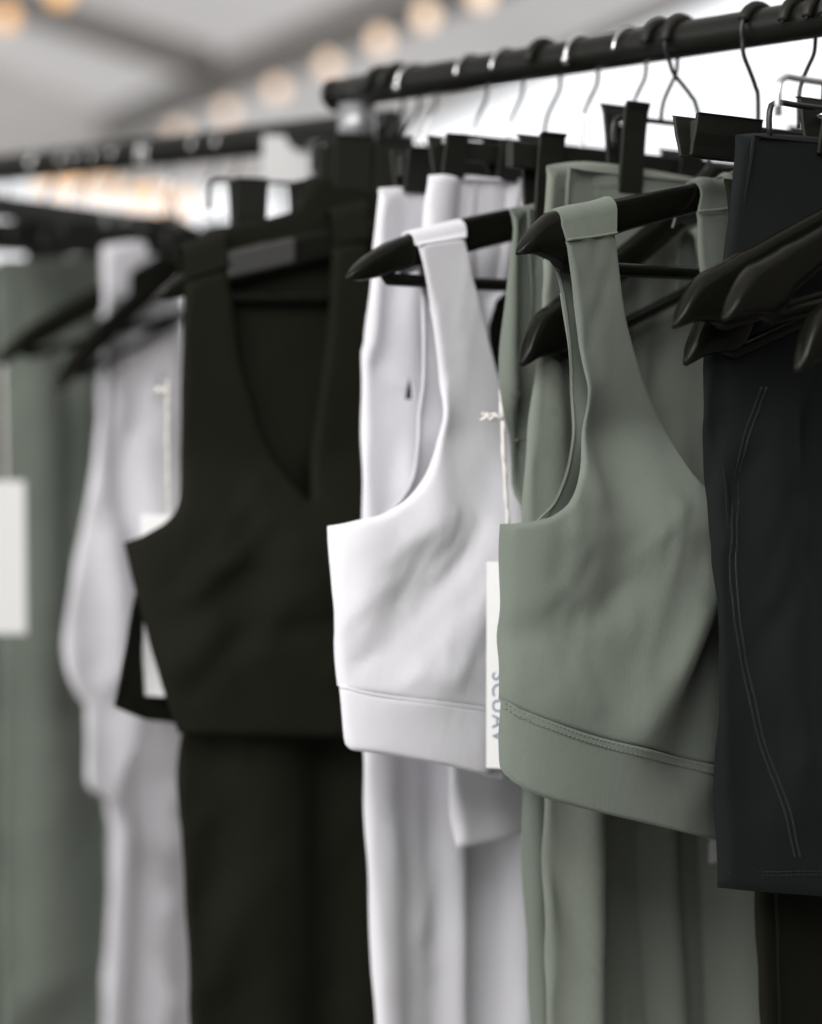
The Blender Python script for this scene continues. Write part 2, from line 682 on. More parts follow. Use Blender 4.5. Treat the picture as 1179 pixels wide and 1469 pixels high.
def frame_bar(pts, r, name='roof_beam'):
    v, f = tube([p - T0 for p in pts], r, 10)
    return obj(name, v, f, 'frame', tent)


a_, b2 = on_roof(600, -5, 0.10), on_roof(105, 205, 0.10)
frame_bar([a_ + (a_ - b2) * 1.2, b2 + (b2 - a_) * 0.15], 0.085)
a_, b2 = on_roof(40, 5, 0.10), on_roof(300, 92, 0.10)
frame_bar([a_ + (a_ - b2) * 0.6, b2], 0.075, 'rafter')
frame_bar([roof_pt(0, 0), roof_pt(LEN, 0)], 0.03, 'eave_beam')
frame_bar([roof_pt(0, SPAN), roof_pt(LEN, SPAN)], 0.05, 'ridge_beam')
for l in (0, LEN):
    for c in (0, 2 * SPAN):
        p = roof_pt(l, c)
        frame_bar([p, Vector((p.x, p.y, 0))], 0.045, 'tent_pole')
tag(tent, 'pale grey fabric tent roof with dark roof beams above the racks', 'tent')


def bulbs(name, pts, drop_fn, mat, label, r):
    root_p = drop_fn(*pts[0])
    root = empty(name, root_p)
    pos = [drop_fn(*p) - root_p for p in pts]
    pos.sort(key=lambda q: q.x)
    path = []
    for i in range(len(pos) - 1):
        for k in range(8):
            u = k / 8
            q = pos[i].lerp(pos[i + 1], u) + Vector((0, 0, 0.055 - 0.09 * u * (1 - u)))
            path.append(q)
    path.append(pos[-1] + Vector((0, 0, 0.055)))
    v, f = tube(path, 0.004, 6)
    obj('cable', v, f, 'flex', root)
    for p in pos:
        vs, fs = [], []
        n, m = 12, 8
        for j in range(m + 1):
            a = math.pi * j / m
            rr = r * math.sin(a) * (1.0 if a > 1.2 else 0.85)
            for k in range(n):
                vs.append(p + Vector((rr * math.cos(2 * math.pi * k / n), rr * math.sin(2 * math.pi * k / n), r * 1.15 * math.cos(a))))
        for j in range(m):
            for k in range(n):
                fs.append((j * n + k, (j + 1) * n + k, (j + 1) * n + (k + 1) % n, j * n + (k + 1) % n))
        bo = obj('bulb', vs, fs, mat, root)
        v, f = tube([p + Vector((0, 0, r * 0.95)), p + Vector((0, 0, r + 0.035))], 0.012, 8)
        obj('socket', v, f, 'flex', bo)
    return tag(root, label, 'string lights')


bulbs('string_lights', [(255, 187), (325, 159), (397, 127), (471, 92), (545, 57), (611, 22), (690, -8), (770, -42)],
      lambda x, y: on_roof(x, y, 0.3), 'bulb', 'string of pale warm bulbs running beside the long roof beam', 0.027)
bulbs('string_lights', [(-60, 50), (8, 24), (86, -12), (160, -46)], lambda x, y: on_roof(x, y, 0.45), 'bulb2',
      'short string of amber bulbs high under the tent roof, crossing the rafter', 0.034)
bulbs('string_lights', [(70, 262), (105, 266), (148, 271), (188, 279), (222, 284), (262, 290)], lambda x, y: at_depth(x, y, 8.6), 'bulb2',
      'low string of amber bulbs glowing just below the rail of the far rack', 0.034)

# ------------------------------------------------------------------ racks
def rack(name, R, t0, t1, label, posts, rad=0.0125):
    root = empty(name, (R['p'].x, R['p'].y, 0))
    o = Vector((R['p'].x, R['p'].y, 0))
    zr = R['p'].z
    ln = R['d']
    n = 24
    L = [R['p'] - o + ln * (t0 + (t1 - t0) * i / n) for i in range(n + 1)]
    v, f = tube(L, rad, 28)
    r = obj('rail', v, f, 'rail', root)
    for t, sg in ((t1, 1),) :                                           # domed end cap
        e = R['p'] - o + ln * t
        v, f = tube([e, e + ln * 0.003, e + ln * 0.006, e + ln * 0.008], [0.0136, 0.0136, 0.0115, 0.005], 28)
        obj('end_cap', v, f, 'rail', r)
    for t in posts:
        p = R['p'] - o + ln * t
        v, f = tube([p + Vector((0, 0, -0.012)), Vector((p.x, p.y, 0.06))], 0.0125, 20)
        po = obj('post', v, f, 'rail', root)
        v, f = tube([p + Vector((0, 0, -0.010)), p + Vector((0, 0, -0.045))], 0.0155, 20)
        obj('collar', v, f, 'post', po)
        h = Vector((math.cos(R['rz']), math.sin(R['rz']), 0))
        v, f = tube([Vector((p.x, p.y, 0.04)) - h * 0.25, Vector((p.x, p.y, 0.055)), Vector((p.x, p.y, 0.04)) + h * 0.25], 0.014, 12)
        fo = obj('foot', v, f, 'rail', root)
        for sg in (-1, 1):
            v, f = tube([Vector((p.x, p.y, 0.0)) + h * sg * 0.24, Vector((p.x, p.y, 0.035)) + h * sg * 0.24], 0.02, 12)
            obj('castor', v, f, 'plastic', fo)
    tag(root, label, 'clothes rack')
    return root


rack('clothes_rack', R1, -0.75, 0.452, 'black tube clothes rack holding the sage and white bras', (0.425, -0.72))
rack('clothes_rack', R2, -0.06, 1.1, 'black tube clothes rack standing behind the end of the front one, against the bright sky', (0.03, 1.07), rad=0.0155)


# ------------------------------------------------------------------ hangers
def hook_path(bottom, flip=1, R=0.0175, r=0.0015):
    """hook of bent wire in the hanger plane; the rail's centre is the origin"""
    cz = 0.0125 + r - R
    pts = []
    for i in range(17):
        a = math.radians(-20 + 200 * i / 16)                 # from far side over the top to the near tip
        pts.append(Vector((flip * R * math.cos(a), 0, cz + R * math.sin(a))))
    pts = pts[::-1]
    p0 = pts[-1]
    end = [Vector((0, 0, bottom))]
    mid = [(flip * R * 0.86, cz - 0.016), (flip * R * 0.5, cz - 0.026), (flip * R * 0.16, cz - 0.036), (0.0, cz - 0.046)]
    pts += [Vector((x, 0, z)) for x, z in mid if z > bottom + 0.004] + end
    sm = catmull([tuple(p) for p in pts], 0.002) + [np.array(end[0])]
    return [Vector(tuple(p)) for p in sm]


def hanger_profile(fr, top_px, bot_px):
    T = sorted([(abs(s), z - fr.zr) for s, z in (fr.sz(*p) for p in top_px)])
    B = sorted([(abs(s), z - fr.zr) for s, z in (fr.sz(*p) for p in bot_px)])
    return T, B


def build_hanger(name, fr, top_px, bot_px, hookmat, flip=1, rod=True):
    T, B = hanger_profile(fr, top_px, bot_px)
    tip = max(T[-1][0], B[-1][0])
    zt0 = T[0][1] + 0.012
    T = [(0, zt0)] + T
    B = [(0, B[0][1] + 0.008)] + B
    xs = np.concatenate([np.linspace(0, tip * 0.75, 16), np.linspace(tip * 0.75, tip, 22)[1:]])
    top = np.interp(xs, [p[0] for p in T], [p[1] for p in T])
    bot = np.interp(xs, [p[0] for p in B], [p[1] for p in B])
    k = np.array([0.25, 0.5, 0.25])
    for _ in range(2):
        top[1:-1] = np.convolve(top, k, 'valid')
        bot[1:-1] = np.convolve(bot, k, 'valid')
    wd = np.interp(xs, [0, tip * 0.6, tip * 0.85, tip * 0.97, tip], [0.0055, 0.0055, 0.0085, 0.006, 0.0022])
    root = empty(name, (fr.o.x, fr.o.y, fr.zr), fr.rz)
    order = [(-x, t, b_, q) for x, t, b_, q in zip(xs, top, bot, wd)][::-1] + [(x, t, b_, q) for x, t, b_, q in zip(xs, top, bot, wd)][1:]
    vs, fs = [], []
    N = 20
    for x, t, b_, q in order:
        c, hh = (t + b_) / 2, max(0.0015, (t - b_) / 2)
        for i in range(N):
            a = 2 * math.pi * i / N
            e = 0.62
            ca, sa = math.cos(a), math.sin(a)
            vs.append((x, -q * math.copysign(abs(ca) ** e, ca), c + hh * math.copysign(abs(sa) ** e, sa)))
    n = len(order)
    for i in range(n - 1):
        for j in range(N):
            j2 = (j + 1) % N
            fs.append((i * N + j, (i + 1) * N + j, (i + 1) * N + j2, i * N + j2))
    fs.append(tuple(range(N)))
    fs.append(tuple((n - 1) * N + j for j in range(N))[::-1])
    obj('shoulder_bar', vs, fs, 'hanger', root)
    v, f = tube(hook_path(zt0 - 0.012, flip), 0.0015, 8)
    hk = obj('hook', v, f, hookmat, root)
    hp = hook_path(zt0 - 0.012, flip)
    e = hp[0]
    if hookmat == 'wire':
        v, f = tube(hp[1:26], 0.0038, 10)
        obj('hook_sleeve', v, f, 'plastic', hk)
    v, f = tube([e + Vector((0, 0, 0.002)), e + Vector((0, 0, 0.0)), e + Vector((0, 0, -0.003)), e + Vector((0, 0, -0.005))], [0.0018, 0.003, 0.003, 0.001], 8)
    obj('hook_tip', v, f, 'wire' if hookmat == 'wire' else 'chrome', hk)
    if rod:
        zb = float(np.interp(tip * 0.86, xs, bot)) + 0.004
        v, f = tube([(-tip * 0.86, 0, zb), (-tip * 0.84, 0, zb - 0.006), (-tip * 0.6, 0, zb - 0.007), (0, 0, zb - 0.007), (tip * 0.6, 0, zb - 0.007), (tip * 0.84, 0, zb - 0.006), (tip * 0.86, 0, zb)], 0.0045, 10)
        obj('trouser_rod', v, f, 'hanger', root)
    root['tip_s'] = float(-tip)
    root['tip_z'] = float((top[-1] + bot[-1]) / 2)
    return root


def copy_tree(o, parent=None):
    c = o.copy()
    COL.objects.link(c)
    c.parent = parent
    for ch in o.children:
        copy_tree(ch, c)
    return c


def project(P):
    q = P - CAM
    cp, sp = math.cos(PITCH), math.sin(PITCH)
    y = q.y * cp - q.z * sp
    z = q.y * sp + q.z * cp
    return CX + F * q.x / y, CY - F * z / y


def place_hanger(src, R, tip_px, label, group=None, yaw=0.0, hook=None):
    """copy a hanger and slide/tilt it on its rail so that its near tip stands where the photograph shows it"""
    best = None
    ts, tz = src['tip_s'], src['tip_z']
    for t in np.arange(-0.45, 0.95, 0.004):
        fr = Frame(R, t, yaw)
        for tl in np.radians(np.arange(-40, 14, 0.5)):
            s = ts * math.cos(tl) + tz * math.sin(tl)
            z = -ts * math.sin(tl) + tz * math.cos(tl)
            x, y = project(fr.o + fr.h * s + Vector((0, 0, z)))
            e = (x - tip_px[0]) ** 2 + (y - tip_px[1]) ** 2
            if best is None or e < best[0]:
                best = (e, t, tl)
    _, t, tl = best
    fr = Frame(R, t, yaw)
    c = copy_tree(src)
    c.location = (fr.o.x, fr.o.y, fr.zr)
    c.rotation_euler = (0, tl, fr.rz)
    tag(c, label, 'hanger', group)
    print('HANGER', label[:40], 't=%.3f tilt=%.1f' % (t, math.degrees(tl)))
    return c, t


def clip_hanger(name, R, t, bar_z, clips, half, label, hookmat='wire', flip=1, yaw=0.0, plate=0.0, wide=0.0105, up=0.016, down=0.045, wire_bar=True, group=None, tilt=0.0):
    fr = Frame(R, t, yaw)
    root = empty(name, (fr.o.x, fr.o.y, fr.zr), fr.rz, tilt)
    bz = bar_z - fr.zr
    v, f = tube(hook_path(bz, flip), 0.0014, 8)
    hk = obj('hook', v, f, hookmat, root)
    if hookmat == 'wire':
        v, f = tube(hook_path(bz, flip)[1:26], 0.0036, 10)
        obj('hook_sleeve', v, f, 'plastic', hk)
    if wire_bar:
        pts = catmull([(-half, 0, bz - 0.022), (-half, 0, bz - 0.006), (-half + 0.006, 0, bz), (-half + 0.03, 0, bz), (0, 0, bz), (half - 0.03, 0, bz), (half - 0.006, 0, bz), (half, 0, bz - 0.006), (half, 0, bz - 0.022)], 0.004)
        v, f = tube([Vector(tuple(p)) for p in pts], 0.0019, 8)
        obj('wire_bar', v, f, hookmat, root)
    if plate:
        v, f = box((0, 0, bz - plate / 2 - 0.003), half * 0.97, 0.004, plate / 2)
        obj('cross_bar', v, f, 'plastic', root, smooth=False, mods=[bevel(0.0015)])
    for cs in clips:
        cw = wide
        if isinstance(cs, tuple):
            cs, cw = cs
        for sg in (1, -1):
            # a jaw: pinched at the cloth, splayed at the top
            vs, fs = [], []
            zz = [bz + up, bz + up * 0.3, bz - 0.012, bz - down * 0.75, bz - down]
            yy = [0.011, 0.0085, 0.0065, 0.0042, 0.0030]
            for z, y in zip(zz, yy):
                for (dx, dy) in ((-cw, 0), (cw, 0), (cw, 0.0028), (-cw, 0.0028)):
                    vs.append((cs + dx, -sg * (y + dy), z))
            for i in range(len(zz) - 1):
                for j in range(4):
                    q = (i * 4 + j, i * 4 + (j + 1) % 4, i * 4 + 4 + (j + 1) % 4, i * 4 + 4 + j)
                    fs.append(q[::-1] if sg > 0 else q)
            fs += [(0, 1, 2, 3), (19, 18, 17, 16)]
            cj = obj('clip_jaw', vs, fs, 'plastic', root, smooth=False, mods=[bevel(0.001)])
        pts = [Vector((cs + 0.006 * math.cos(a) * 0.6, 0.0068 * math.sin(a), bz - 0.004 + 0.002 * math.cos(a))) for a in np.linspace(-1.2, math.pi + 1.2, 14)]
        v, f = tube(pts, 0.0011, 6)
        obj('spring', v, f, 'chrome', root)
    tag(root, label, 'hanger', group)
    return root


def hang_tag(name, fr, px_top, w_, h_, off, label, string_px, mat='card', yaw=0.0, knot=None, text=None, tilt=0.0):
    """card on a string: px_top is the card's top-left corner"""
    s, z = fr.sz(*px_top, off)
    root = empty(name, fr.o + fr.h * s + fr.n * off + Vector((0, 0, z - fr.o.z)), fr.rz + yaw, tilt)
    v, f = box((w_ / 2, 0, -h_ / 2), w_ / 2, 0.0005, h_ / 2)
    obj('card', v, f, mat, root, smooth=False, mods=[bevel(0.0004, 1)])
    inv = Matrix.Rotation(-(fr.rz + yaw), 4, 'Z')
    pts = []
    for (px, py, oo) in string_px:
        ss, zz = fr.sz(px, py, oo)
        P = fr.o + fr.h * ss + fr.n * oo + Vector((0, 0, zz - fr.o.z))
        pts.append(inv @ (P - root.location))
    pts = [Vector(tuple(p)) for p in catmull([tuple(p) for p in pts], 0.004)] + [pts[-1]]
    v, f = tube(pts, 0.0013, 8)
    so = obj('string', v, f, 'string', root)
    tw = []
    for i, p in enumerate(pts):
        a = i * 0.9
        tw.append(p + Vector((0.0011 * math.cos(a), 0.0011 * math.sin(a), 0)))
    v, f = tube(tw, 0.0009, 6)
    obj('string_ply', v, f, 'string', so)
    if knot:
        ss, zz = fr.sz(knot[0], knot[1], knot[2])
        P = inv @ (fr.o + fr.h * ss + fr.n * knot[2] + Vector((0, 0, zz - fr.o.z)) - root.location)
        kp = []
        for i in range(40):
            a = i * 0.55
            kp.append(P + Vector((-0.012 + 0.00035 * i + 0.002 * math.sin(a * 1.7), 0.002 * math.sin(a * 1.3), 0.002 * math.cos(a * 1.1))))
        v, f = tube(kp, 0.0010, 6)
        obj('knot', v, f, 'string', root)
    if text:
        tx, th, tz_ = text
        c = bpy.data.curves.new('tag_print', 'FONT')
        c.body = tx
        c.size = th
        c.extrude = 0.00005
        c.space_character = 1.15
        to = bpy.data.objects.new('tmp', c)
        COL.objects.link(to)
        bpy.context.view_layer.update()
        me = bpy.data.meshes.new_from_object(to.evaluated_get(bpy.context.evaluated_depsgraph_get()))
        bpy.data.objects.remove(to)
        me.name = 'tag_print'
        # the words run down the card
        for vtx in me.vertices:
            x, y, zc = vtx.co
            vtx.co = (0.0042 + y, -0.0007 - zc, tz_ - x)
        me.materials.clear()
        me.materials.append(M['ink'])
        o = bpy.data.objects.new('tag_print', me)
        COL.objects.link(o)
        o.parent = root
    tag(root, label, 'tag')
    return root


# ================================================================== rack one, from the far end to the near end
def ellip(sc, hw, Bf):
    """bulge of a garment with rounded sides"""
    def f(s, z):
        u = np.clip((s - sc(z)) / hw(z), -1, 1)
        return Bf(z) * np.sqrt(np.maximum(0, 1 - u * u))
    return f


def zof(fr, y, x=840):
    return fr.sz(x, y)[1]


# ---- sage bra (the sharp one)
fr = Frame(R1, 0.0)
zA, zB = zof(fr, 600), zof(fr, 770)
sL = fr.sz(720, 900)[0]
GB = Garment('sage_sports_bra', fr, None, seed=1.3, wr=0.0013)


def gb_off(s, z):
    c = smooth01(-z, -zA, -zB)
    u = np.clip((s - (sL + 0.165)) / 0.172, -1, 1)
    body = 0.048 * np.sqrt(np.maximum(0.0, 1 - np.abs(u) ** 2.4)) + 0.001
    return 0.012 * (1 - c) + c * body


GB.base = gb_off
GB.ridge((852, 560), (848, 700), 0.012, 0.004)
GB.ridge((885, 640), (870, 830), 0.024, -0.010)
GB.ridge((985, 690), (1000, 800), 0.020, 0.005)
GB.ridge((985, 850), (880, 1035), 0.017, 0.009)
GB.ridge((1012, 905), (950, 1070), 0.024, -0.014)
GB.ridge((1075, 800), (1040, 1150), 0.045, -0.022)
GB.ridge((750, 915), (850, 865), 0.012, -0.003)
GB.ridge((770, 990), (860, 1000), 0.02, 0.0025)
GB.creases((740, 760, 1010, 980), 26, 60, 3, 0.0016)
GB.creases((850, 380, 890, 640), 8, 84, 4, 0.0011, (0.03, 0.07))
GB.creases((735, 930, 900, 1040), 12, 100, 5, 0.0012, (0.01, 0.025))
neck_l = [(885, 335), (893, 400), (905, 470), (926, 545), (960, 620), (998, 680), (1024, 708)]
neck_r = [(1024, 708), (1065, 738), (1095, 700), (1080, 600), (1045, 480), (1010, 395), (1003, 303)]
arm_l = [(722, 752), (770, 748), (803, 737), (826, 712), (838, 660), (843, 590), (838, 520), (828, 430), (815, 345)]
strapr_o = [(1044, 300), (1062, 390), (1130, 560), (1180, 690), (1235, 790)]
side_r = [(1235, 790), (1242, 950), (1245, 1130)]
seam = [(719, 1004), (760, 1024), (850, 1056), (950, 1081), (1040, 1102), (1140, 1120), (1245, 1130)]
GB.panel('front_panel', [
    [(815, 345), (885, 335)], neck_l, neck_r, [(1003, 303), (1044, 300)], strapr_o, side_r,
    seam[::-1], [(719, 1004), (719, 900), (721, 800), (722, 752)], arm_l], 'sage', res=0.0045, thick=0.0016, roll=0.0032)
hem = [(717, 1092), (724, 1110), (752, 1131), (800, 1150), (900, 1175), (1040, 1208), (1150, 1228), (1245, 1235)]
bnd = lambda s, z: 0.0012 + 0 * s
GB.panel('hem_band', [seam, [(1245, 1130), (1245, 1235)], hem[::-1], [(717, 1092), (716, 1050), (719, 1004)]], 'sage', res=0.0045, extra=bnd, thick=0.0016, roll=0.0022)
sh = lambda L, dy: [(x, y + dy) for x, y in L]
fl = seam[:-1]
fs_ = GB.panel('flat_seam', [sh(fl, -1), [sh(fl, -1)[-1], sh(fl, 14)[-1]], sh(fl, 14)[::-1], [sh(fl, 14)[0], sh(fl, -1)[0]]], 'sage', res=0.004, extra=lambda s, z: 0.0020 + 0 * s, thick=0.0012, roll=0.0012)
GB.stitches('stitching', [sh(fl, 2.5), sh(fl, 10.5)], 'thread', add=0.0021, rad=0.0005, parent=fs_)
# back: narrower straps, seen through the armhole
back_arm = [(722, 752), (765, 749), (790, 722), (806, 685), (817, 625), (815, 550), (811, 490), (800, 420), (790, 372), (783, 345)]
GB.panel('back_panel', [
    [(783, 345), (852, 335)], [(852, 335), (870, 480), (900, 600), (960, 690), (1040, 730)], [(1040, 730), (1235, 790)],
    [(1235, 790), (1242, 950), (1243, 1100)], [(1243, 1100), (1040, 1080), (850, 1040), (722, 1000)], [(722, 1000), (721, 860), (722, 752)], back_arm],
    'sage', res=0.006, mul=-0.7, flip=True, thick=0.0016, roll=0.003)
GB.cord('armhole_piping', [(p[0] + 5, p[1]) for p in back_arm[1:-2]], 'sage', r=0.0011, mul=-0.7, add=0.0012)
GB.strap_loop('strap_loop', [(815, 345), (885, 335)], [(792, 301), (870, 281)], 'sage', ripple=0.0006)
GB.strap_loop('strap_loop', [(1003, 303), (1044, 300)], [(992, 262), (1040, 246)], 'sage', ripple=0.0022)
GB.cord('strap_seam', [(815, 344), (850, 340), (886, 334)], 'thread', r=0.0009, add=0.0012)
GB.cord('strap_seam', [(1002, 303), (1022, 302), (1045, 299)], 'thread', r=0.0008, add=0.0012)
tag(GB.root, 'sage green cropped sports bra with stitched hem band, beside the dark navy shorts', 'sports bra', 'sage bras')

H1 = build_hanger('hanger', fr,
    [(743, 358), (752, 343), (765, 325), (785, 304), (812, 299), (870, 288), (990, 263), (1040, 252)],
    [(743, 366), (767, 364), (785, 371), (805, 380), (818, 379), (845, 352), (885, 334), (990, 307), (1040, 297)], 'wire', flip=-1)
tag(H1, 'black wooden hanger carrying the sage sports bra with the stitched hem band', 'hanger', 'black wooden hangers')

# ---- second sage bra just behind
c2, t2 = place_hanger(H1, R1, (748, 522), 'tilted black wooden hanger whose tip shows in the armhole of the sage bra', 'black wooden hangers')
fr2 = Frame(R1, max(0.02, t2))
G2 = Garment('sage_sports_bra', fr2, lambda s, z: 0.006 + 0 * s + 0.012 * smooth01(-z, -zof(fr2, 560), -zof(fr2, 800)), seed=4.1)
G2.panel('front_panel', [[(845, 470), (880, 456)], [(880, 456), (908, 560), (985, 690), (1060, 760)], [(1060, 760), (1080, 600), (1040, 450), (1006, 380)],
    [(1006, 380), (1035, 372)], [(1035, 372), (1090, 560), (1180, 760)], [(1180, 760), (1190, 1222)], [(1190, 1222), (1040, 1186), (900, 1148), (780, 1120)],
    [(780, 1120), (790, 900), (800, 780)], [(800, 780), (838, 720), (856, 600), (845, 470)]], 'sage', res=0.008)
G2.strap_loop('strap_loop', [(1006, 380), (1035, 372)], [(986, 330), (1018, 312)], 'sage', back=0.05)
G2.strap_loop('strap_loop', [(845, 470), (880, 456)], [(828, 420), (866, 398)], 'sage', back=0.05)
tag(G2.root, 'second sage green sports bra mostly hidden behind the one with the stitched hem band', 'sports bra', 'sage bras')
hang_tag('hang_tag', fr2, (1018, 1150), 0.03, 0.045, 0.0, 'pale card tag peeking out below the sage bra hem beside the navy shorts', [(1030, 1150, 0), (1030, 1000, 0), (1032, 800, -0.001)])

# ---- sage leggings, two pairs
frB = Frame(R1, 0.088)
LB = Garment('sage_leggings', frB, lambda s, z: 0.004 + 0.020 * smooth01(-z, -zof(frB, 300), -zof(frB, 800)) + 0 * s, seed=2.2, wr=0.0022)
for a, b_, wd, am in (((826, 1000), (838, 1500), 0.018, 0.020), ((893, 1000), (880, 1500), 0.017, -0.046), ((962, 1000), (985, 1500), 0.018, 0.022),
                      ((1010, 1000), (1035, 1500), 0.012, -0.015), ((1060, 1000), (1075, 1500), 0.02, 0.014),
                      ((806, 100), (790, 900), 0.012, 0.006), ((850, 100), (850, 900), 0.02, -0.006)):
    LB.ridge(a, b_, wd, am)
LB.ridge((960, 900), (975, 1550), 0.055, -0.030)
LB.creases((790, 500, 1060, 1450), 40, 86, 9, 0.003, (0.05, 0.16), (0.006, 0.012))
LB.panel('front_panel', [[(795, 236), (832, 231), (870, 233), (930, 241), (1040, 262)], [(1040, 262), (1066, 600), (1082, 1100), (1094, 1300), (1105, 1469), (1108, 1560)],
    [(1108, 1560), (792, 1560)], [(792, 1560), (790, 1400), (785, 1160), (776, 1000), (757, 760), (764, 620), (776, 500), (786, 380), (790, 300), (795, 236)]], 'sage2', res=0.007)
LB.panel('back_panel', [[(806, 240), (1040, 264)], [(1040, 264), (1060, 800), (1080, 1560)], [(1080, 1560), (815, 1560)], [(815, 1560), (806, 1200), (796, 1000), (785, 760), (800, 400), (806, 240)]],
    'sage2', res=0.014, mul=-0.15, flip=True)
LB.stitches('waist_stitching', [[(800, 268), (870, 266), (950, 262), (1030, 276)], [(800, 272), (870, 270), (950, 266), (1030, 280)]], 'thread')
tag(LB.root, 'pale sage leggings clipped at the waist directly behind the sage sports bra', 'leggings', 'sage leggings')
frA = Frame(R1, 0.118)
LA = Garment('sage_leggings', frA, lambda s, z: 0.004 + 0.018 * smooth01(-z, -zof(frA, 300), -zof(frA, 800)) + 0 * s, seed=5.5, wr=0.002)
LA.ridge((748, 330), (740, 560), 0.014, 0.008)
LA.ridge((782, 330), (762, 700), 0.010, -0.012)
LA.ridge((770, 1100), (778, 1500), 0.008, 0.005)
LA.panel('front_panel', [[(738, 298), (765, 293), (800, 288), (900, 300), (985, 312)], [(985, 312), (1000, 900), (1010, 1560)], [(1010, 1560), (771, 1560)],
    [(771, 1560), (765, 1400), (757, 1150), (758, 900), (756, 780), (753, 725), (737, 625), (725, 556), (733, 420), (738, 298)]], 'sage', res=0.007)
LA.panel('back_panel', [[(750, 300), (985, 314)], [(985, 314), (1008, 1560)], [(1008, 1560), (795, 1560)], [(795, 1560), (780, 1150), (770, 700), (752, 560), (750, 300)]], 'sage', res=0.014, mul=-0.15, flip=True)
LA.stitches('seam_stitching', [[(727, 563), (770, 563)], [(727, 567), (770, 567)]], 'thread')
LA.cord('panel_seam', [(738, 632), (755, 630), (775, 627)], 'thread', r=0.0008)
tag(LA.root, 'sage leggings with stitched thigh seam between the white bra and the pale sage leggings', 'leggings', 'sage leggings')

s1 = frB.sz(897, 215)[0]
zb = frB.sz(940, 174)[1]
clip_hanger('clip_hanger', R1, 0.088, zb, [s1, s1 + 0.2], abs(s1) + 0.012, 'black clip hanger with one tall clip gripping the pale sage leggings', wide=0.0115, up=0.010, down=0.052, flip=1)
s2 = frA.sz(770, 250)[0]
zb2 = frA.sz(770, 200)[1]
clip_hanger('clip_hanger', R1, 0.118, zb2, [s2 + 0.005, -s2 * 0.6], abs(s2) + 0.03, 'black clip hanger with a flat bar carrying the sage leggings next to the white bra', 'chrome', plate=0.018, wide=0.012, up=0.004, down=0.060, wire_bar=False)

# ---- white bra
frW = Frame(R1, 0.166)
zWA, zWB = zof(frW, 610, 640), zof(frW, 770, 640)
sWL = frW.sz(476, 900)[0]
WB = Garment('white_sports_bra', frW, None, seed=8.8, wr=0.0013)


def wb_off(s, z):
    c = smooth01(-z, -zWA, -zWB)
    u = np.clip((s - (sWL + 0.17)) / 0.177, -1, 1)
    return 0.012 * (1 - c) + c * (0.045 * np.sqrt(np.maximum(0.0, 1 - np.abs(u) ** 2.4)) + 0.001)


WB.base = wb_off
WB.ridge((640, 600), (600, 760), 0.014, 0.004)
WB.ridge((700, 700), (540, 930), 0.022, -0.007)
WB.ridge((690, 800), (600, 960), 0.02, 0.004)
WB.ridge((515, 790), (520, 900), 0.016, 0.004)
WB.ridge((712, 1040), (702, 1130), 0.014, -0.030)
WB.ridge((560, 930), (620, 960), 0.02, 0.003)
WB.creases((500, 770, 690, 960), 22, 50, 6, 0.0016)
WB.creases((520, 930, 660, 990), 12, 60, 7, 0.0016, (0.008, 0.02))
WB.creases((635, 400, 690, 640), 8, 84, 8, 0.0011, (0.03, 0.07))
wseam = [(487, 984), (530, 995), (590, 1004), (650, 1011), (720, 1020), (800, 1030), (905, 1040)]
w_arm = [(474, 755), (520, 746), (556, 737), (592, 712), (620, 672), (634, 622), (636, 560), (627, 480), (614, 400), (603, 350)]
WB.panel('front_panel', [[(603, 350), (669, 340)], [(669, 340), (678, 380), (696, 450), (719, 545), (737, 622), (754, 715), (785, 770)],
    [(785, 770), (820, 780), (850, 700), (830, 560), (800, 420), (780, 330)], [(780, 330), (815, 322)], [(815, 322), (850, 480), (880, 640), (930, 760)],
    [(930, 760), (925, 900), (905, 1040)], wseam[::-1], [(487, 984), (483, 920), (477, 800), (474, 755)], w_arm], 'white', res=0.005, thick=0.0016, roll=0.0035)
WB.panel('hem_band', [wseam[:5] + [], [(720, 1020), (722, 1070), (722, 1118)], [(722, 1118), (672, 1106), (640, 1098), (560, 1084), (510, 1077)], [(510, 1077), (497, 1068), (492, 1030), (487, 984)]],
    'white', res=0.005, extra=bnd, thick=0.0016, roll=0.0025)
WB.cord('hem_seam', wseam[:5], 'white', r=0.0012, add=0.0004)
WB.panel('back_panel', [[(596, 350), (650, 342)], [(650, 342), (680, 500), (740, 680), (820, 760)], [(820, 760), (928, 770)], [(928, 770), (910, 1030)], [(910, 1030), (640, 1000), (492, 975)],
    [(492, 975), (478, 820), (476, 757)], [(476, 757), (540, 738), (575, 700), (590, 640), (600, 500), (596, 350)]], 'white', res=0.008, mul=-0.7, flip=True)
WB.strap_loop('strap_loop', [(603, 350), (669, 340)], [(584, 331), (657, 314)], 'white', rad=0.0088)
WB.strap_loop('strap_loop', [(772, 330), (812, 322)], [(757, 286), (797, 274)], 'white', rad=0.0088, ripple=0.001)
tag(WB.root, 'white cropped sports bra with wide straps and a plain hem band', 'sports bra')
HW = build_hanger('hanger', frW,
    [(499, 393), (512, 378), (530, 363), (558, 346), (585, 336), (660, 313), (745, 296), (800, 284)],
    [(501, 402), (515, 404), (545, 397), (600, 382), (690, 357), (745, 344), (800, 332)], 'chrome', flip=1)
tag(HW, 'black wooden hanger with a long curved tip carrying the white sports bra', 'hanger', 'black wooden hangers')
hang_tag('hang_tag', Frame(R1, 0.10), (698, 806), 0.030, 0.139, 0.0, 'long white card tag printed with vertical lettering, hanging between the white and sage bras',
         [(718, 560, -0.02), (720, 590, -0.01), (723, 660, 0), (728, 750, 0), (724, 812, 0)], knot=(716, 598, -0.008), yaw=-0.95, text=('SCUAV', 0.0138, -0.0735))

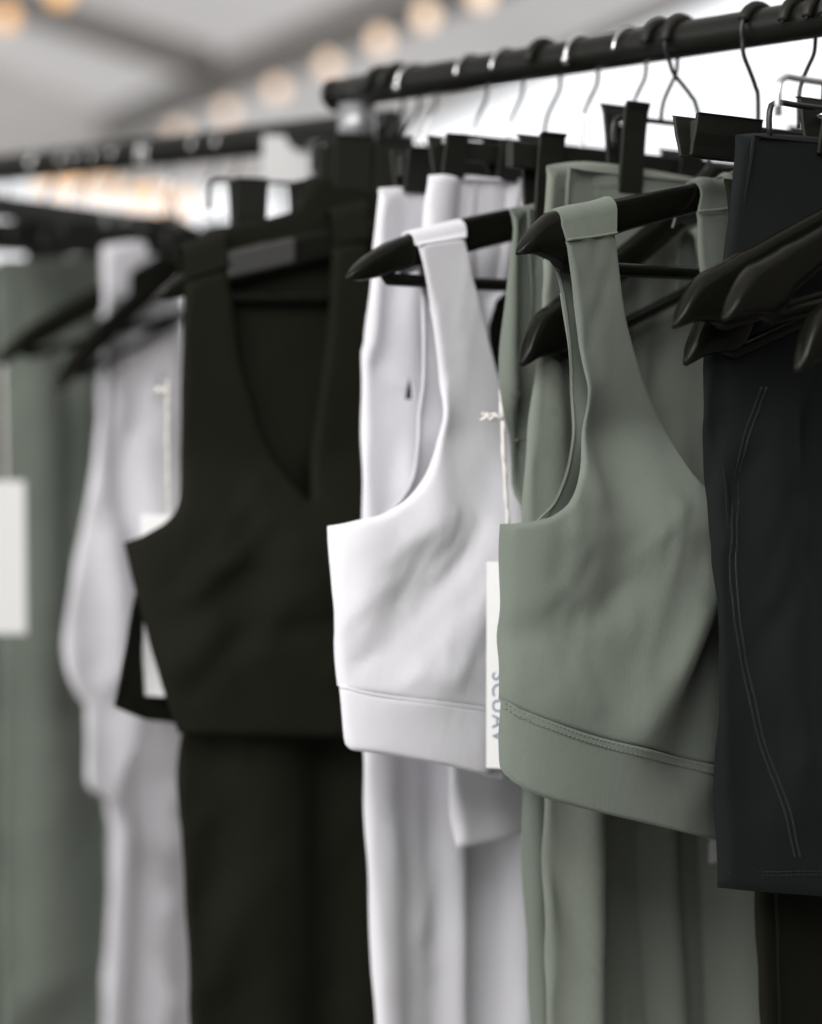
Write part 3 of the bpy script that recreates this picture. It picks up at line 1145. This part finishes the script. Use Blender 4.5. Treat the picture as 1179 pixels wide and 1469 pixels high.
# ---- white top and white trousers behind the white bra
frT = Frame(R1, 0.205)
WT = Garment('white_shirt', frT, lambda s, z: 0.005 + 0.022 * smooth01(-z, -zof(frT, 300), -zof(frT, 900)) + 0 * s, seed=11.0, wr=0.002)
WT.ridge((690, 255), (684, 340), 0.006, -0.006)
WT.ridge((740, 150), (722, 420), 0.016, -0.008)
WT.ridge((655, 260), (650, 330), 0.014, 0.005)
WT.ridge((700, 1120), (720, 1200), 0.02, 0.004)
WT.panel('front_panel', [[(618, 251), (650, 249), (690, 251), (753, 256)], [(753, 256), (742, 330), (735, 400), (718, 431), (698, 436), (688, 470), (690, 560), (735, 760), (760, 960), (758, 1196)],
    [(758, 1196), (700, 1212), (663, 1220)], [(663, 1220), (648, 1090), (632, 700), (612, 345), (618, 251)]], 'white', res=0.006)
WT.panel('back_panel', [[(622, 254), (750, 258)], [(750, 258), (732, 400), (690, 470), (735, 760), (756, 1150)], [(756, 1150), (668, 1190)], [(668, 1190), (640, 800), (622, 254)]], 'white', res=0.012, mul=-0.6, flip=True)
tag(WT.root, 'white shirt clipped by its upper edge behind the white bra, hem above the leggings', 'shirt')
frP = Frame(R1, 0.245)
WP = Garment('white_leggings', frP, lambda s, z: 0.004 + 0.014 * smooth01(-z, -zof(frP, 300), -zof(frP, 800)) + 0 * s, seed=13.0, wr=0.002)
for a, b_, wd, am in (((548, 1000), (565, 1500), 0.016, 0.006), ((590, 1000), (598, 1500), 0.012, -0.004), ((628, 1000), (632, 1500), 0.014, -0.007), ((662, 1000), (672, 1500), 0.012, 0.010),
                      ((705, 1100), (705, 1500), 0.02, -0.034), ((745, 1100), (752, 1500), 0.012, 0.008), ((560, 290), (556, 480), 0.016, 0.006), ((578, 420), (562, 520), 0.010, -0.006), ((600, 430), (590, 700), 0.014, 0.004)):
    WP.ridge(a, b_, wd, am)
WP.creases((540, 400, 660, 1450), 34, 88, 10, 0.0018, (0.05, 0.16), (0.006, 0.012))
WP.panel('front_panel', [[(550, 269), (585, 267), (617, 268), (700, 285), (745, 290)], [(745, 290), (690, 440), (685, 560), (750, 800), (757, 1100), (768, 1560)], [(768, 1560), (549, 1560)],
    [(549, 1560), (545, 1469), (535, 1300), (526, 1080), (524, 740), (526, 505)], [(526, 505), (531, 490)], [(531, 490), (536, 420), (545, 310), (550, 269)]], 'white', res=0.007,
    holes=[[[(589, 536), (593, 555), (593, 573)], [(593, 573), (582, 573)], [(582, 573), (584, 556), (589, 536)]]])
tag(WP.root, 'white leggings hanging to the floor behind the white bra', 'leggings')
sT = frT.sz(640, 220)[0]
clip_hanger('clip_hanger', R1, 0.205, frT.sz(660, 196)[1], [sT + 0.002, sT + 0.055, -sT * 0.7], abs(sT) - 0.005, 'black clip hanger with a squared wire loop above the white top', plate=0.014, wide=0.0105, up=0.0, down=0.03)
sP = frP.sz(585, 240)[0]
clip_hanger('clip_hanger', R1, 0.245, frP.sz(590, 218)[1], [sP + 0.004, -sP * 0.7], abs(sP) + 0.012, 'black clip hanger with a flat bar above the white leggings', 'chrome', plate=0.016, wide=0.012, up=0.002, down=0.03, wire_bar=False)

frS = Frame(R1, 0.285)
BS = Garment('dark_gap_cloth', frS, lambda s, z: 0.008 + 0 * s, seed=51.0, wr=0.002)  # added black cloth standing in for the shade in this gap
BS.panel('front_panel', [[(650, 330), (790, 345)], [(790, 345), (800, 1080)], [(800, 1080), (665, 1085)], [(665, 1085), (660, 700), (650, 330)]], 'black', res=0.012)
BS.panel('back_panel', [[(655, 335), (785, 350)], [(785, 350), (795, 1070)], [(795, 1070), (670, 1075)], [(670, 1075), (655, 335)]], 'black', res=0.02, mul=-0.8, flip=True)
tag(BS.root, 'added black cloth as shade between the white bra strap and the sage leggings', 'shirt')
clip_hanger('clip_hanger', R1, 0.285, frS.sz(700, 300)[1], [frS.sz(690, 320)[0], frS.sz(760, 320)[0]], abs(frS.sz(670, 320)[0]), 'black clip hanger behind the white shirt, holding the added black cloth', 'chrome', plate=0.012, up=0.0, down=0.03, wire_bar=False)

# ---- black garments at the end of the rack
frK = Frame(R1, 0.37, -0.3)
KL = Garment('black_leggings', frK, lambda s, z: 0.006 + 0.018 * smooth01(-z, -zof(frK, 300, 400), -zof(frK, 800, 400)) + 0 * s, seed=17.0, wr=0.003)
KL.ridge((380, 900), (390, 1500), 0.03, 0.012)
KL.ridge((470, 700), (470, 1500), 0.02, -0.012)
KL.creases((280, 1060, 520, 1450), 30, 80, 12, 0.004, (0.05, 0.14), (0.007, 0.014))
KL.panel('front_panel', [[(300, 330), (425, 300), (440, 256), (510, 250), (640, 262)], [(640, 262), (650, 700), (640, 1560)], [(640, 1560), (281, 1560)],
    [(281, 1560), (275, 1469), (266, 1250), (259, 1080), (300, 900), (320, 600), (300, 330)]], 'black', res=0.010)
KL.panel('back_panel', [[(310, 335), (640, 270)], [(640, 270), (636, 1560)], [(636, 1560), (290, 1560)], [(290, 1560), (310, 900), (310, 335)]], 'black', res=0.02, mul=-0.15, flip=True)
tag(KL.root, 'black leggings hanging full length beside the white leggings', 'leggings')
cq, tq = place_hanger(HW, R1, (222, 425), 'black wooden hanger carrying the black sports bra', 'black wooden hangers', yaw=-0.32)
frQ = Frame(R1, tq, -0.32)
gp = []  # added grey block: light on the hanger bar, put in as colour
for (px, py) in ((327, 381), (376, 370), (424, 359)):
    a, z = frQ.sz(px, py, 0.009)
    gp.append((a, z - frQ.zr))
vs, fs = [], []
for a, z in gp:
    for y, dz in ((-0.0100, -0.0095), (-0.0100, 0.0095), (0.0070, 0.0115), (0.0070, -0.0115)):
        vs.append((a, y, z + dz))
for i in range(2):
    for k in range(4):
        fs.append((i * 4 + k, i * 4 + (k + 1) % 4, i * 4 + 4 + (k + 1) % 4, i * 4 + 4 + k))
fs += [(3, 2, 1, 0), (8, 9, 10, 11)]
gs = obj('bar_highlight', vs, fs, 'bar_light', cq, smooth=False, mods=[bevel(0.002)])
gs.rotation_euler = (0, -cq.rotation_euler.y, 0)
zQA, zQB = zof(frQ, 640, 300), zof(frQ, 790, 300)
sQ = frQ.sz(185, 850)[0]


def kb_off(s, z):
    c = smooth01(-z, -zQA, -zQB)
    u = np.clip((s - (sQ + 0.17)) / 0.172, -1, 1)
    return 0.012 * (1 - c) + c * (0.045 * np.sqrt(np.maximum(0.0, 1 - np.abs(u) ** 2.4)) + 0.001)


KB = Garment('black_sports_bra', frQ, kb_off, seed=19.0, wr=0.002)
KB.ridge((430, 850), (280, 950), 0.025, 0.006)
KB.ridge((360, 780), (330, 900), 0.02, -0.006)
KB.creases((220, 760, 500, 1000), 20, 30, 11, 0.004, (0.04, 0.1), (0.006, 0.012))
KB.panel('front_panel', [[(268, 400), (330, 380)], [(330, 380), (350, 520), (400, 660), (450, 720)], [(450, 720), (470, 500), (480, 350)], [(480, 350), (530, 340)], [(530, 340), (560, 560), (600, 760)],
    [(600, 760), (600, 1060)], [(600, 1060), (400, 1060), (257, 1052)], [(257, 1052), (234, 985), (210, 900), (192, 830), (180, 779)], [(180, 779), (220, 762), (252, 738), (262, 690), (262, 560), (265, 470), (268, 400)]], 'black', res=0.008)
KB.panel('back_panel', [[(275, 390), (335, 375)], [(335, 375), (350, 520), (450, 720)], [(450, 720), (600, 760)], [(600, 760), (600, 1050), (330, 1045), (230, 1034)], [(230, 1034), (205, 1031), (160, 1012)],
    [(160, 1012), (178, 920), (200, 820), (215, 775)], [(215, 775), (262, 735), (275, 600), (275, 390)]], 'black', res=0.010, mul=-0.6, flip=True)
KB.strap_loop('strap_loop', [(268, 400), (330, 380)], [(258, 352), (318, 330)], 'black')
KB.strap_loop('strap_loop', [(480, 350), (530, 340)], [(470, 300), (520, 286)], 'black')
tag(KB.root, 'black cropped sports bra at the end of the front rack', 'sports bra')
hang_tag('hang_tag', Frame(R1, tq + 0.015, -0.32), (201, 738), 0.034, 0.140, 0.0, 'white card tag on a string inside the armhole of the black bra', [(240, 545, 0), (241, 640, 0), (243, 744, 0)], knot=(243, 560, 0.0), yaw=-0.7)
sK = frK.sz(450, 230)[0]
clip_hanger('clip_hanger', R1, 0.37, frK.sz(480, 205)[1], [sK + 0.03, sK + 0.065, -sK * 0.6], abs(sK) + 0.0, 'black clip hanger with thick clips holding the black leggings by the rack end', 'wire', plate=0.03, wide=0.016, up=0.006, down=0.04, yaw=-0.3)
sK2 = frQ.sz(360, 290)[0]
clip_hanger('clip_hanger', R1, 0.39, Frame(R1, 0.39, -0.3).sz(380, 262)[1], [(Frame(R1, 0.39, -0.3).sz(356, 290)[0], 0.013), (Frame(R1, 0.39, -0.3).sz(450, 290)[0], 0.018)], abs(sK2) + 0.01,
            'black clip hanger at the very end of the front rack, two broad clips', 'wire', plate=0.0, wide=0.014, up=0.002, down=0.04, yaw=-0.3)

# ---- navy shorts and the black hangers nearest
frN = Frame(R1, -0.068)
NS = Garment('navy_shorts', frN, lambda s, z: 0.004 + 0.022 * smooth01(-z, -zof(frN, 250, 1100), -zof(frN, 700, 1100)) * np.sqrt(np.clip((s - frN.sz(1030, 800)[0]) / 0.1 + 0.05, 0, 1)), seed=23.0, wr=0.0022)
NS.ridge((1120, 620), (1150, 1150), 0.02, 0.006)
NS.ridge((1085, 700), (1085, 1150), 0.014, -0.004)
NS.creases((1050, 560, 1180, 1220), 26, 80, 13, 0.003, (0.03, 0.1), (0.005, 0.010))
NS.panel('front_panel', [[(1066, 192), (1110, 190), (1200, 198), (1330, 215)], [(1330, 215), (1350, 600), (1345, 1290)], [(1345, 1290), (1250, 1290), (1150, 1285), (1041, 1276)],
    [(1041, 1276), (1037, 1100), (1038, 950), (1030, 800), (1024, 700), (1014, 600), (1016, 540), (1030, 440), (1050, 330), (1062, 240), (1066, 192)]], 'navy', res=0.006)
NS.panel('back_panel', [[(1070, 194), (1325, 216)], [(1325, 216), (1340, 1285)], [(1340, 1285), (1050, 1272)], [(1050, 1272), (1035, 800), (1025, 560), (1070, 194)]], 'navy', res=0.014, mul=-0.15, flip=True)
for dx in (0, 8):
    NS.cord('side_seam', [(1092 + dx, 555), (1068 + dx, 625), (1052 + dx, 700), (1048 + dx, 790), (1055 + dx, 900), (1078 + dx, 1020), (1108 + dx, 1120), (1140 + dx, 1230)], 'thread_navy', r=0.0006, add=0.0002)
NS.stitches('hem_stitching', [[(1042, 1247), (1100, 1251), (1180, 1250), (1300, 1255)], [(1042, 1252), (1100, 1256), (1180, 1255), (1300, 1260)]], 'thread_navy')
tag(NS.root, 'dark navy shorts with curved side seams hanging beside the sage bra', 'shorts')
frD = Frame(R1, -0.055)
DL = Garment('black_leggings', frD, lambda s, z: 0.002 + 0 * s, seed=29.0, wr=0.002)
DL.panel('front_panel', [[(1048, 255), (1330, 300)], [(1330, 320), (1330, 1560)], [(1330, 1560), (1104, 1560)], [(1104, 1560), (1099, 1469), (1090, 1285), (1080, 900), (1062, 600), (1048, 255)]], 'black', res=0.010)
DL.panel('back_panel', [[(1090, 304), (1326, 324)], [(1326, 324), (1326, 1560)], [(1326, 1560), (1112, 1560)], [(1112, 1560), (1090, 900), (1090, 304)]], 'black', res=0.02, mul=-0.8, flip=True)
tag(DL.root, 'black leggings showing below the hem of the navy shorts', 'leggings')
clip_hanger('clip_hanger', R1, -0.055, frD.sz(1120, 262)[1], [0.0, 0.09], 0.06, 'black clip hanger hidden behind the navy shorts, holding black leggings', plate=0.014, up=0.0, down=0.03, wire_bar=False)
sN = frN.sz(1165, 160)[0]
clip_hanger('clip_hanger', R1, -0.068, frN.sz(1150, 152)[1], [(sN + 0.014, 0.014), -sN + 0.05], abs(frN.sz(1104, 152)[0]), 'black clip hanger with a rounded wire loop holding the navy shorts', wide=0.013, up=0.008, down=0.03)
frZ = Frame(R1, 0.0)
clip_hanger('clip_hanger', R1, -0.035, Frame(R1, -0.035).sz(1020, 168)[1], [(Frame(R1, -0.035).sz(1030, 200)[0], 0.031), 0.08], abs(Frame(R1, -0.035).sz(990, 190)[0]), 'black clip hanger with a broad flat plate above the sage bra strap',
            wide=0.02, up=0.0, down=0.026, wire_bar=False, flip=1, plate=0.02)
frX = Frame(R1, -0.16)
clip_hanger('clip_hanger', R1, -0.16, frX.sz(1150, 114)[1], [0.06], abs(frX.sz(1117, 120)[0]), 'empty black clip hanger whose tall wire loop stands above the navy shorts', 'chrome', wide=0.012, up=0.004, down=0.03, flip=1)
tips = [((968, 466), -0.14, 'black wooden hanger with a glossy tip, first past the navy shorts beside the sage strap'),
        ((986, 521), -0.14, 'steeply tilted black wooden hanger with the lowest tip in front of the navy shorts'),
        ((1038, 459), -0.05, 'black wooden hanger with a glossy tip lying across the navy shorts'),
        ((1145, 531), 0.0, 'black wooden hanger crossing the navy shorts, the farthest from the sage bra')]
for px, yw, lb in tips:
    place_hanger(H1, R1, px, lb, 'black wooden hangers', yaw=yw)

# ================================================================== rack two
frG = Frame(R2, 0.47)
FG = Garment('sage_trousers', frG, lambda s, z: 0.01 + 0 * s, seed=31.0, wr=0.004)
FG.ridge((60, 600), (80, 1400), 0.05, 0.02)
FG.ridge((130, 500), (130, 1000), 0.03, -0.03)
FG.ridge((20, 400), (25, 1400), 0.02, -0.012)
FG.panel('front_panel', [[(2, 372), (150, 368), (200, 372)], [(200, 372), (205, 1560)], [(205, 1560), (4, 1560)], [(4, 1560), (3, 1000), (8, 650), (2, 372)]], 'sage', res=0.014)
FG.panel('back_panel', [[(6, 376), (196, 376)], [(196, 376), (200, 1560)], [(200, 1560), (10, 1560)], [(10, 1560), (10, 800), (6, 376)]], 'sage', res=0.03, mul=-0.8, flip=True)
tag(FG.root, 'sage green trousers hanging full length on the far rack', 'trousers')
frH = Frame(R2, 0.55)
FH = Garment('sage_trousers', frH, lambda s, z: 0.01 + 0 * s, seed=33.0, wr=0.004)
FH.panel('front_panel', [[(-140, 380), (38, 376)], [(38, 376), (30, 700), (10, 1560)], [(10, 1560), (-140, 1560)], [(-140, 1560), (-140, 380)]], 'sage', res=0.02)
tag(FH.root, 'sage garment at the far end of the back rack, partly hidden by the sage trousers', 'trousers')
frV = Frame(R2, 0.40, 0.32)
FW = Garment('white_trousers', frV, lambda s, z: 0.01 + 0 * s, seed=37.0, wr=0.003)
FW.ridge((195, 400), (190, 700), 0.03, 0.012)
FW.ridge((235, 1080), (225, 1500), 0.03, -0.055)
FW.ridge((180, 1200), (170, 1500), 0.02, 0.015)
FW.panel('front_panel', [[(151, 342), (180, 338), (210, 341), (262, 350)], [(262, 350), (290, 800), (300, 1560)], [(300, 1560), (150, 1560)], [(150, 1560), (153, 1469), (161, 1300), (163, 1180), (150, 1000), (150, 600), (151, 342)]], 'white', res=0.012)
FW.panel('back_panel', [[(155, 346), (258, 354)], [(258, 354), (295, 1560)], [(295, 1560), (160, 1560)], [(160, 1560), (158, 1000), (155, 346)]], 'white', res=0.03, mul=-0.8, flip=True)
tag(FW.root, 'white trousers hanging full length on the far rack beside the black bra', 'trousers')
frU = Frame(R2, 0.30)
FT = Garment('white_tank_top', frU, lambda s, z: 0.012 + 0.045 * smooth01(-z, -zof(frU, 620, 200), -zof(frU, 860, 200)) + 0 * s, seed=41.0, wr=0.004)
FT.ridge((205, 560), (200, 760), 0.02, -0.012)
FT.ridge((185, 450), (172, 860), 0.012, -0.016)
FT.ridge((215, 640), (200, 900), 0.012, 0.010)
FT.ridge((135, 780), (135, 960), 0.02, 0.015)
FT.ridge((180, 800), (165, 980), 0.02, -0.020)
FT.ridge((150, 1030), (165, 1130), 0.02, 0.012)
FT.panel('front_panel', [[(152, 352), (200, 346), (248, 354)], [(248, 354), (262, 540), (262, 800), (205, 1042)], [(205, 1042), (163, 1160)], [(163, 1160), (146, 1138), (129, 1126), (128, 1012)],
    [(128, 1012), (108, 985), (97, 930), (104, 850), (120, 760), (137, 680), (148, 560), (152, 352)]], 'white', res=0.010,
    holes=[[[(238, 534), (232, 575)], [(232, 575), (221, 573)], [(221, 573), (228, 548), (238, 534)]]])
FT.panel('back_panel', [[(160, 360), (240, 360)], [(240, 360), (258, 800), (200, 1030)], [(200, 1030), (140, 1020)], [(140, 1020), (112, 940), (145, 680), (160, 360)]], 'white', res=0.02, mul=-0.6, flip=True)
tag(FT.root, 'white tank top with a curled hem hanging beside the sage trousers on the far rack', 'top')
c5, t5 = place_hanger(HW, R2, (-6, 522), 'black wooden hanger slanting across the sage trousers on the far rack', 'black wooden hangers', yaw=-0.35)
c6, t6 = place_hanger(HW, R2, (82, 558), 'lower black wooden hanger carrying the white tank top on the far rack', 'black wooden hangers')
sV = frG.sz(70, 350)[0]
clip_hanger('clip_hanger', R2, 0.47, frG.sz(100, 316)[1], [sV, -sV * 0.6], abs(sV) + 0.03, 'black clip hanger with a deep flat bar holding the sage trousers', 'chrome', plate=0.030, wide=0.012, up=0.0, down=0.06, wire_bar=False)
sV = frV.sz(235, 330)[0]
clip_hanger('clip_hanger', R2, 0.40, frV.sz(220, 306)[1], [sV, sV + 0.12], abs(sV) + 0.06, 'black clip hanger with a flat bar holding the white trousers', 'chrome', plate=0.022, wide=0.020, up=0.0, down=0.06, wire_bar=False, yaw=0.32)
clip_hanger('clip_hanger', R2, 0.55, frH.sz(0, 330)[1], [-0.05, 0.08], 0.16, 'black clip hanger holding the sage garment at the far end of the back rack', 'chrome', plate=0.022, up=0.0, down=0.04, wire_bar=False)
hang_tag('hang_tag', Frame(R2, 0.27), (-22, 690), 0.038, 0.148, 0.0, 'large blank white tag hanging in front of the sage trousers on the far rack', [(5, 525, 0), (6, 600, 0), (8, 700, 0)], yaw=-0.7)
# hangers pushed together on the far rail, their bright hooks in a row
for k, (px, lb) in enumerate(((62, 'at the left end of its rail'), (104, 'between the sage garments'), (150, 'above the sage trousers'),
                              (178, 'beside the sage trousers'), (292, 'over the black bra strap'), (327, 'beside the blank white card'))):
    tt = min(np.arange(-0.05, 1.0, 0.002), key=lambda q: abs(project(R2['p'] + R2['d'] * q)[0] - px))
    fz = Frame(R2, tt)
    clip_hanger('clip_hanger', R2, tt, fz.sz(px, 322 + 4 * (k % 3))[1], [-0.06, 0.06], 0.085, 'empty bright-hooked clip hanger on the far rack ' + lb, 'chrome', plate=0.016, up=0.0, down=0.03, wire_bar=False)
# blank card hung on the far rail
frC = Frame(R2, 0.12)
hang_tag('hang_tag', Frame(R2, 0.10), (377, 194), 0.10, 0.046, 0.02, 'blank white card hooked over the rail of the far rack', [(420, 180, 0.02), (420, 188, 0.02), (421, 200, 0.02)], yaw=-0.5)
